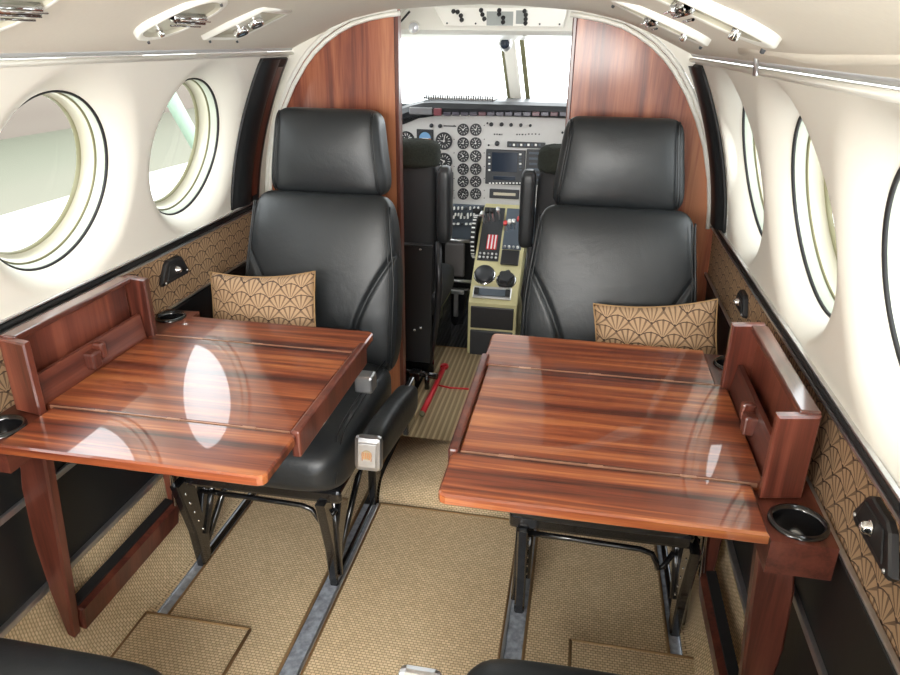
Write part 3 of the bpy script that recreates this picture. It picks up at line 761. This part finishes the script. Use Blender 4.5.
# overhead switch panel
r = empty('overhead_panel', (-.02, 2.75, 1.32), 'white overhead switch panel with rows of black knobs above the windscreen', 'switch panel')
MO = frame((-.02, 2.745, 1.358), (1, 0, 0), (0, -.10, 1))
b = MB(); pts = [(-.215, -.030), (.215, -.030), (.225, .035), (-.255, .035)]
b.prism(pts, 0, .012, 2, bev=.003); b.v = [MO @ v for v in b.v]; obj('face_plate', b, m_white, r)
b = MB(); b.box((-.060, -.026, .012), (.035, .02, .014), M=MO); b.box((.045, -.020, .012), (.085, .024, .014), M=MO); o = obj('placard', b, plain('grey_placard', (.35, .38, .36), .5), r); o['label'] = 'grey placards'
for (px, py) in ((-.165, .018), (-.153, .006), (-.150, -.008), (-.08, .024), (-.075, .010), (-.068, -.004), (-.015, .012), (.0, .0), (.0, -.014), (.075, .022), (.08, .010), (.08, -.004), (.08, -.017), (-.18, .02), (-.015, .024)):
    b = MB(); b.lathe([(.0075, .012), (.0075, .022), (.006, .026), (.0001, .026)], MO @ T(px, py, 0), 12); b.box((px-.0015, py-.008, .026), (px+.0015, py+.008, .029), M=MO); obj('knob', b, m_rubber, r)
for px in (-.205, .2, -.1, .13):
    b = MB(); b.lathe([(.0001, .0145), (.003, .014), (.0035, .012)], MO @ T(px, -.02, 0), 8); pieces('screw', b, m_darkgrey, r)
# magnetic compass on the centre post
r = empty('compass', (-.068, 3.25, 1.24), 'small round magnetic compass on the windscreen centre post', 'compass')
Mk = T(-.068, 3.262, 1.270) @ Rx(PI/2)
b = MB(); b.lathe([(.028, 0), (.031, .02), (.027, .034), (.020, .036)], Mk, 24); obj('housing', b, m_alu, r)
b = MB(); b.lathe([(.020, .036), (.012, .040), (.0001, .041)], Mk, 24); obj('face', b, m_screen, r)
b = MB(); b.box((-.078, 3.255, 1.295), (-.058, 3.275, 1.31), .003); obj('bracket', b, m_rubber, r)
# dome light at the header's left end
r = empty('map_light', (-.40, 2.80, 1.31), 'small round clear map light at the left of the cockpit ceiling', 'lamp')
Mk = T(-.355, 2.775, 1.322) @ Rx(PI/2)
b = MB(); b.lathe([(.024, 0), (.024, .012), (.018, .018)], Mk, 20); obj('ring', b, m_white, r)
b = MB(); b.lathe([(.018, .018), (.010, .022), (.0001, .023)], Mk, 20); obj('lens', b, m_lens, r)

# ------------------------------------------------------------------ instrument panel
YP = 3.10
def PX(px, py):
    """measured spot on the panel face -> (x, z) on its plane"""
    a = (px-390)/190; c = (py-90)/150
    x = lerp(lerp(-.544, .265, a), lerp(-.559, .318, a), c); z = lerp(lerp(1.080, 1.098, a), lerp(.414, .467, a), c); return x, z
def CZ(cx, cy): return PX(390+cx/4.5, 90+cy/4.5)     # zoomed-detail measure
ip = empty('instrument_panel', (-.02, YP, .55), 'light grey instrument panel crowded with round dials and a dark screen', 'instrument panel')
MP = frame((0, YP, 0), (1, 0, 0), (0, 0, 1))      # local z faces -y
b = MB(); b.prism([(-.60, .60), (.56, .60), (.56, .985), (-.30, .985), (-.42, .965), (-.52, .925), (-.60, .86)], YP, YP+.02, 1, bev=.002); obj('face_plate', b, m_face, ip)
def MPt(x, z): return T(x, YP, z) @ Rx(PI/2)
def gauge(cx, cy, rpx, needle, kind=0, name='gauge'):
    x, z = CZ(cx, cy); R_ = rpx/4.5*.00428; M = MPt(x, z)
    b = MB()
    if kind == 1: b.box((-R_*1.05, -R_*1.05, 0), (R_*1.05, R_*1.05, .004), .002, M=M)
    b.lathe([(R_*1.02, 0), (R_*1.02, .007), (R_*.86, .008), (R_*.84, .004)], M, 28); b.disc((0, 0), R_*.86, M, 28, 0, .0035)
    if kind == 1:
        n_ = 16; b.add([M @ Vector((R_*.72*math.cos(PI*k/n_), R_*.72*math.sin(PI*k/n_), .0045)) for k in range(n_+1)], [list(range(n_+1))], 2)
        b.add([M @ Vector((R_*.72*math.cos(PI*k/n_), -R_*.72*math.sin(PI*k/n_), .0045)) for k in range(n_+1)], [list(range(n_+1))], 3)
        b.box((-R_*.45, -.001, .005), (R_*.45, .001, .006), 0, 1, M)
    else:
        nt = 14 if rpx > 30 else 10
        for k in range(nt):
            a = PI*2*k/nt; Mt = M @ Rz(a); L = .56 if k % 2 else .48
            b.add([Mt @ Vector((R_*L, -R_*.035, .0042)), Mt @ Vector((R_*.80, -R_*.035, .0042)), Mt @ Vector((R_*.80, R_*.035, .0042)), Mt @ Vector((R_*L, R_*.035, .0042))], [[0, 1, 2, 3]], 1)
        for a, L in ((needle, .66), (needle+1.7, .42)):
            Mt = M @ Rz(a); b.add([Mt @ Vector((-R_*.15, -R_*.07, .0050)), Mt @ Vector((R_*L, -R_*.03, .0050)), Mt @ Vector((R_*L, R_*.03, .0050)), Mt @ Vector((-R_*.15, R_*.07, .0050))], [[0, 1, 2, 3]], 1)
    return obj(name, b, [m_darkgrey, m_wmark, m_blue, m_amber], ip)
for a in ((78, 212, 38, .6), (252, 217, 38, 1.4), (252, 307, 38, 2.6)): gauge(*a)
gauge(165, 205, 38, 0, 1, 'attitude_indicator')['label'] = 'blue and orange attitude indicator'
for i, y in enumerate((168, 227, 284, 342, 398, 455)):
    for x in (340, 397): gauge(x, y, 26, .8+i*.7+(.3 if x > 350 else 0))
def prect(x0, y0, x1, y1, name, m, d=.012, bev=.003, parent=None, lab=None, base=0):
    (xa, za), (xb, zb) = CZ(x0, y0), CZ(x1, y1)
    b = MB(); b.box((xa, YP-base-d, za), (xb, YP-base, zb), bev); o = obj(name, b, m, parent or ip)
    if lab: o['label'] = lab
    return o
g = prect(445, 252, 612, 415, 'display_unit', m_darkgrey, .014)
prect(472, 264, 582, 355, 'screen', m_screen, .002, .001, g, base=.014)
for k in range(6): prect(455, 270+k*14, 464, 278+k*14, 'button', m_wmark if k % 2 else m_slate, .003, .001, g, base=.014)
for k in range(6): prect(592, 270+k*14, 602, 278+k*14, 'button', m_wmark if k % 3 == 0 else m_slate, .003, .001, g, base=.014)
for k in range(10): prect(458+k*15, 400, 466+k*15, 407, 'button', m_wmark, .002, .0005, g, base=.014)
prect(478, 370, 575, 392, 'screen', m_screen, .002, .001, g, base=.014)
g = prect(538, 218, 705, 250, 'radio_unit', m_darkgrey, .010)
for k in range(9): prect(548+k*16, 228, 557+k*16, 238, 'button', m_wmark if k % 2 else m_slate, .003, .001, g, base=.010)
g = prect(625, 252, 700, 415, 'radio_unit', m_darkgrey, .010)
for k in range(6): prect(635, 264+k*24, 690, 276+k*24, 'button', m_slate, .003, .001, g, base=.010)
g = prect(460, 430, 590, 480, 'tape_indicator', m_darkgrey, .010)
prect(478, 446, 575, 464, 'scale', plain('gauge_scale', (.55, .50, .38), .4), .002, .001, g, base=.010)
prect(272, 355, 294, 470, 'radio_unit', m_darkgrey, .008)
for (x, y, rr) in ((195, 150, 9), (235, 152, 9), (467, 145, 9), (513, 145, 9), (555, 147, 8), (598, 148, 8), (493, 228, 11), (286, 455, 9), (640, 150, 6), (780, 180, 5), (450, 140, 4), (455, 235, 4)):
    cx, cz = CZ(x, y); R_ = rr/4.5*.00428; b = MB(); b.lathe([(R_, 0), (R_, .010), (R_*.7, .014), (.0001, .014)], MPt(cx, cz), 14); obj('knob', b, m_darkgrey, ip)
prect(250, 149, 308, 156, 'slot', m_darkgrey, .004, .001)
b = MB()
for k in range(4):
    for q, w in ((478, 6), (490, 5), (500, 8), (512, 4), (578, 6), (590, 4), (602, 7), (617, 4), (630, 6), (645, 5), (660, 6), (676, 5)):
        if k: continue
        (xa, za), (xb, zb) = CZ(q, 184+(q % 3)), CZ(q+w, 190+(q % 3)); b.box((xa, YP-.003, za), (xb, YP, zb))
pieces('toggle_switch', b, m_darkgrey, ip)
for (xs) in (318, 435):
    b = MB()
    for y in (150, 210, 270, 330, 385, 440, 475):
        cx, cz = CZ(xs-20 if xs < 400 else xs, y); b.lathe([(.0001, .002), (.002, .002), (.0025, 0)], MPt(cx, cz), 6)
    pieces('screw', b, m_darkgrey, ip)
# lower sub panel with switches
b = MB(); b.prism([(-.60, .44), (.40, .44), (.40, .600), (-.60, .600)], YP-.012, YP+.02, 1, bev=.003); sp = obj('sub_panel', b, m_slate, ip)
for row, (y, n_, x0, dx) in enumerate(((518, 9, 285, 18), (548, 11, 280, 14), (560, 9, 285, 16), (592, 8, 282, 19))):
    for k in range(n_):
        x, z = CZ(x0+k*dx, y); b = MB(); hgt = .014 if row < 3 else .008; wd = .0035 if row < 3 else .006
        b.box((x-wd, YP-.028, z-hgt/2), (x+wd, YP-.012, z+hgt/2), .002, k=0); b.box((x-wd*.7, YP-.031, z-hgt*.4), (x+wd*.7, YP-.028, z+hgt*.1), .001)
        obj('switch', b, m_wmark if (row*3+k) % 4 else m_darkgrey, sp)
for x, y, w, h in ((405, 528, 22, 14), (445, 528, 20, 14), (512, 580, 30, 16)):
    cx, cz = CZ(x, y); w *= .00095/2; h *= .00095/2; b = MB(); b.box((cx-w*1.6, YP-.04, cz-h*1.5), (cx+w*1.6, YP-.012, cz+h*1.5), .005); obj('handle', b, m_rubber, sp)
for x, y, rr, m in ((548, 536, 18, m_wmark), (580, 597, 22, m_darkgrey), (590, 525, 10, m_darkgrey), (600, 545, 9, m_alu), (478, 545, 9, m_alu)):
    cx, cz = CZ(x, y); R_ = rr/4.5*.00428; b = MB(); b.lathe([(R_, .012), (R_, .018), (R_*.8, .020), (.0001, .018)], MPt(cx, cz), 18); obj('dial', b, m, sp)
# glareshield
r = empty('glareshield', (-.02, 3.1, 1.0), 'dark padded glareshield with a row of warning lights above the dials', 'glareshield')
b = MB(); P = []
for k in range(25):
    x = -.64+.05*k; dz = -.11*max(0, (-.36-x)/.28)**1.6 if x < -.36 else 0
    P.append([(x, 3.13, .985+dz), (x, 3.055, .992+dz), (x, 3.045, 1.015+dz), (x, 3.055, 1.036+dz), (x, 3.09, 1.046+dz), (x, 3.46, 1.035+dz)])
b.grid(P, smooth=False); obj('shell', b, m_darkgrey, r)
m_dimred = plain('dim_red_lens', (.11, .045, .055), .3)
for k in range(15):
    x, z = CZ(262+k*39, 95); b = MB(); b.box((x, 3.036, z-.008), (x+.031, 3.049, z+.008), .002); o = obj('warning_light', b, m_annun if k not in (4, 10, 12) else m_dimred, r)
x, z = CZ(107, 85); b = MB(); b.box((x, 3.034, z-.012), (x+.10, 3.05, z+.018), .004); o = obj('control_box', b, plain('light_grey_box', (.16, .16, .165), .4), r)
x, z = CZ(218, 88); b = MB(); b.box((x, 3.032, z-.014), (x+.034, 3.05, z+.016), .004); o = obj('warning_button', b, plain('dull_red', (.18, .05, .06), .3), r); o['label'] = 'dull red warning button'
b = MB(); b.box((-.40, 3.10, 1.046), (-.09, 3.28, 1.054), .003); obj('ventilation_grille', b, plain('grille_white', (.7, .7, .68), .4), r)
b = MB()
for k in range(30): b.box((-.395+k*.0102, 3.097, 1.048), (-.390+k*.0102, 3.104, 1.066), .001)
obj('grille_tooth', b, m_darkgrey, r)['kind'] = 'stuff'

# ------------------------------------------------------------------ pedestal
pd = empty('centre_pedestal', (-.02, 2.85, .05), 'cream-yellow centre pedestal with levers and trim wheels between the pilot seats', 'pedestal')
SL0 = (2.665, .345); SL1 = (3.085, .615)
xl, xr = -.112, .088
b = MB(); b.prism([(2.66, .064), (2.66, .296), (2.92, .531), (3.085, .612), (3.085, .064)], xl, xr, 0, bev=.004); obj('body', b, m_ped, pd)
sl = Vector((0, .26, .235)).normalized()
MD = frame((-.012, 2.66, .296), (1, 0, 0), sl)    # local y goes up the slope
def dbox(x0, y0, x1, y1, h, m, name, bev=.003, parent=None, base=0):
    b = MB(); b.box((x0, y0, base), (x1, y1, base+h), bev, M=MD); return obj(name, b, m, parent or pd)
# aft face panel and slope panels
b = MB(); b.box((-.100, 2.652, .188), (.076, 2.662, .282), .003); obj('lower_panel', b, m_blackpl, pd)
b = MB(); b.box((-.100, 2.650, .066), (.076, 2.662, .178), .003); lp = obj('lower_panel', b, m_darkgrey, pd)
dbox(-.085, .020, -.0+.072, .075, .010, m_alu, 'trim_tab_unit')
dbox(-.065, .030, .050, .062, .016, m_slate, 'tab_window')
for x in (-.07, .058): dbox(x-.010, .032, x+.010, .060, .024, m_rubber, 'side_knob')
def wheel(x, y, R_, h, name, cap):
    b = MB(); b.lathe([(R_*1.12, .0), (R_*1.12, .006), (R_, .008)], MD @ T(x, y, 0), 28); rg = obj(name, b, m_chrome, pd)
    b = MB(); b.lathe([(R_, .006), (R_*1.0, h), (R_*.85, h+.006), (.0001, h+.007)], MD @ T(x, y, 0), 28); c = obj('knob_cap', b, cap, rg)
    return rg
wheel(-.048, .130, .041, .018, 'trim_wheel', m_darkgrey)
w = wheel(.044, .112, .037, .012, 'trim_wheel', m_rubber)
b = MB(); n_ = 24
pts = [((.028+.004*math.cos(5*2*PI*k/n_))*math.cos(2*PI*k/n_)+.044, (.028+.004*math.cos(5*2*PI*k/n_))*math.sin(2*PI*k/n_)+.112) for k in range(n_)]
b.prism(pts, .018, .042, 2, bev=.003); b.v = [MD @ v for v in b.v]; obj('star_knob', b, m_darkgrey, w)
dbox(-.090, .200, .000, .47, .004, m_darkgrey, 'quadrant_plate'); dbox(.010, .185, .085, .255, .012, m_blackpl, 'switch_block'); dbox(.008, .262, .088, .47, .004, m_slate, 'quadrant_plate')
dbox(-.060, .255, -.015, .33, .006, m_red, 'red_sector'); 
for x in (-.052, -.037, -.023): dbox(x-.003, .258, x+.003, .327, .008, m_wmark, 'sector_mark', .001)
for i, (x, y, h, m) in enumerate(((-.075, .36, .075, m_alu), (-.055, .37, .085, m_rubber), (-.036, .37, .085, m_rubber), (-.012, .38, .08, m_alu), (.022, .33, .060, m_redsw), (.038, .34, .055, m_wmark), (.055, .34, .06, m_alu), (.076, .35, .065, m_redsw))):
    b = MB(); b.box((x-.003, y-.004, .0), (x+.003, y+.006, h), .001, M=MD @ Rx(.15)); lv = obj('lever', b, m_alu, pd)
    b = MB(); b.box((x-.008, y-.010, h-.004), (x+.008, y+.010, h+.016), .005, M=MD @ Rx(.15)); obj('lever_knob', b, m, lv)
for i in range(5):
    for j in range(2):
        b = MB(); b.lathe([(.005, .004), (.005, .009), (.0001, .010)], MD @ T(-.08+.017*i, .215+.018*j, 0), 8); obj('button', b, m_alu if (i+j) % 2 else m_wmark, pd)
for i in range(4):
    b = MB(); b.lathe([(.0055, .004), (.0055, .012), (.0001, .013)], MD @ T(.020+.018*i, .272, 0), 8); obj('button', b, m_wmark if i % 2 else m_alu, pd)
# large elevator trim wheel on the left flank
b = MB(); Mw = T(xl-.016, 2.93, .50) @ Ry(PI/2); b.lathe([(.085, -.010), (.090, -.008), (.090, .008), (.085, .010), (.07, .006), (.0001, .004)], Mw, 40); tw = obj('elevator_trim_wheel', b, m_rubber, pd)
b = MB()
for k in range(28): a = 2*PI*k/28; b.box((-.0075, .0885, -.003), (.0075, .093, .003), .001, M=T(xl-.016, 2.93, .50) @ Rx(a) @ Rz(0) if False else T(xl-.016, 2.93, .50) @ Matrix.Rotation(a, 4, 'X') @ T(0, 0, 0))
obj('grip_tooth', b, m_wmark, tw)['kind'] = 'stuff'
# rudder pedals
for (x, zc) in ((-.235, .25),):
    r = empty('rudder_pedal', (x, 2.99, .06), 'dark rudder pedal and footwell beside the pedestal', 'pedal')
    b = MB(); b.box((x-.045, 3.02, .28), (x+.045, 3.04, .44), .008); obj('pad', b, plain('pedal_grey', (.12, .11, .11), .6), r)
    b = MB(); b.tube([(x-.07, 3.03, .45), (x+.08, 3.03, .45)], .008); b.tube([(x-.07, 3.03, .26), (x+.08, 3.03, .26)], .008); pieces('cross_bar', b, m_alu, r)
    b = MB(); b.prism([(x-.055, .24), (x+.075, .24), (x+.05, .07), (x+.01, .058), (x-.04, .12)], 2.97, 3.0, 1, bev=.005); obj('lower_bracket', b, m_blackmetal, r)
    b = MB(); b.box((x+.01, 2.955, .11), (x+.03, 2.969, .235), .003); b.box((x-.02, 2.955, .22), (x+.055, 2.969, .238), .003); obj('spring', b, m_alu, r)

# ------------------------------------------------------------------ crew seats (facing forward, backs towards the cabin)
def crew(xc, w, s, label):
    r = empty('pilot_seat', (xc, 2.5, .07), label, 'pilot seat')
    Mb = T(xc, 2.40, .40) @ Rx(-.08)
    b = softbox(w, .055, .50, Mb, .3, 4, na=64, nz=40); obj('backrest', b, m_cloth, r)
    b = softbox(w*1.02, .062, .10, T(xc, 2.43, .865), .55, 2.2, na=64, nz=24); 
    for v in b.v: v += Vector((random.uniform(-.002, .002), random.uniform(-.002, .002), random.uniform(-.002, .002)))
    obj('sheepskin_cover', b, m_shag, r)
    b = MB(); b.prism([(xc-w*.98, .16), (xc+w*.94, .16), (xc+w*1.0, .62), (xc-w*1.0, .62)], 2.335, 2.347, 1, bev=.003); bp = obj('back_panel', b, m_panelblk, r)
    b = MB()
    for (px, pz) in ((.7, .60), (.7, .30), (-.3, .30), (.2, .30), (.55, .29)):
        b.lathe([(.0001, .003), (.004, .002), (.005, 0)], T(xc+s*px*w, 2.335, pz) @ Rx(PI/2), 10)
    pieces('stud', b, m_chrome, bp)
    b = MB(); b.tube([(xc-w, 2.33, .615), (xc+w, 2.33, .615)], .004); obj('panel_seam', b, m_seam, bp)
    xa = xc+s*(w+.028)
    b = softbox(.026, .034, .27, T(xa, 2.40, .615) @ Rx(.04), .5, 4, na=32, nz=24); obj('folded_armrest', b, m_leather, r)
    b = softbox(w, .06, .44, T(xc, 2.40, .36) @ Rx(-PI/2), .4, 3, na=48, nz=30); obj('cushion', b, m_cloth, r)
    b = MB(); b.box((xc-w*.9, 2.42, .07), (xc+w*.9, 2.80, .30), .01); obj('pedestal_base', b, m_blackmetal, r)
    b = MB(); b.tube([(xa-s*.02, 2.38, .62), (xa-s*.01, 2.36, .45), (xa-s*.03, 2.40, .30), (xa-s*.05, 2.38, .14)], [.012, .014, .012, .01]); obj('harness_strap', b, m_blackpl, r)
    b = MB(); b.tube([(xc-w, 2.36, .125), (xc+s*w*1.15, 2.30, .125)], .012); b.tube([(xc+s*w*.9, 2.30, .07), (xc+s*w*.9, 2.30, .14)], .010); b.box((xc+s*w*.5, 2.27, .11), (xc+s*w*.75, 2.32, .145), .005); obj('seat_lever', b, m_blackmetal, r)
    return r
crew(-.345, .155, 1, 'black pilot seat with dark sheepskin top, left side of the cockpit')
crew(.305, .150, -1, 'black pilot seat with dark sheepskin top, right side of the cockpit')
# red steel bar on the mat
r = empty('red_bar', (-.17, 2.25, .075), 'red painted tow bar handle lying on the ribbed mat beside the left seat', 'bar')
b = MB(); b.tube([(-.176, 2.09, .084), (-.172, 2.27, .086), (-.168, 2.42, .10)], .010, 12); obj('tube', b, m_red, r)
b = MB(); b.lathe([(.014, 0), (.017, .008), (.014, .016), (.009, .008), (.014, 0)], T(-.166, 2.44, .094), 16); obj('ring', b, m_red, r)
b = MB(); b.lathe([(.0105, 0), (.0105, .006), (.0001, .006)], T(-.176, 2.088, .084) @ Rx(PI/2), 12); obj('end_plug', b, m_olive, r)
b = MB(); b.tube([(-.165, 2.33, .074), (-.12, 2.32, .073), (-.05, 2.325, .073)], .0035); tag(obj('pull_cord', b, m_red), 'short red cord on the ribbed mat beside the bar', 'cord')

# ------------------------------------------------------------------ outside the windows
mb = MB(); mb.add([(-40, -12, -1.3), (-1.6, -12, -1.3), (-1.6, 30, -1.3), (-40, 30, -1.3)], [[0, 1, 2, 3]])
a = N('outdoor_apron'); nz_ = a.noise(a.map((.12, .05, 1)), 1, 3); gm = a.set(a.ramp(nz_, [(.3, (.115, .125, .085)), (.7, (.15, .14, .105))]), .9)
struct('ground', mb, gm)
a = N('far_siding'); sx = a.n('ShaderNodeSeparateXYZ'); a.l(a.map((1, 1, 1)), sx.inputs[0]); wv = a.M('SINE', a.M('MULTIPLY', sx.outputs[2], 9)); sid = a.set(a.mix(a.M('ADD', a.M('MULTIPLY', wv, .25), .5), (.165, .132, .108), (.185, .152, .125)), .8)
b = MB(); b.box((-15.5, -12, -1.3), (-15, 34, 5)); tag(obj('hangar_building', b, sid), 'long pinkish beige building far outside the left windows', 'building')
r = empty('engine_nacelle', (-2.3, 3, -.6), 'white engine cowling and wing seen through the left windows', 'aircraft engine')
tag(obj('outdoor_pole', MB().tube([(-3, 5.2, 1.12), (-3, 6.35, -.40), (-3, 7.0, -1.3)], .06, 12), plain('pale_green_paint', (.22, .30, .23), .5)), 'pale green slanting pole outside the second left window', 'pole')
b = MB(); P = []
for k in range(21):
    q = k/20; y = -1+6.5*q; rad = .38*(1-(2*q-1)**8)**.5+.001
    P.append([(-2.25+rad*1.15*math.cos(t*PI/16), y, .13+rad*math.sin(t*PI/16)) for t in range(32)])
b.grid(P, cv=True); obj('cowling', b, m_white, r)
b = MB(); b.prism([(.2, -.25), (2.6, -.25), (2.4, -.05), (1.0, .06), (.3, -.02)], -9, -1.2, 0, bev=.02); obj('wing', b, m_white, r)
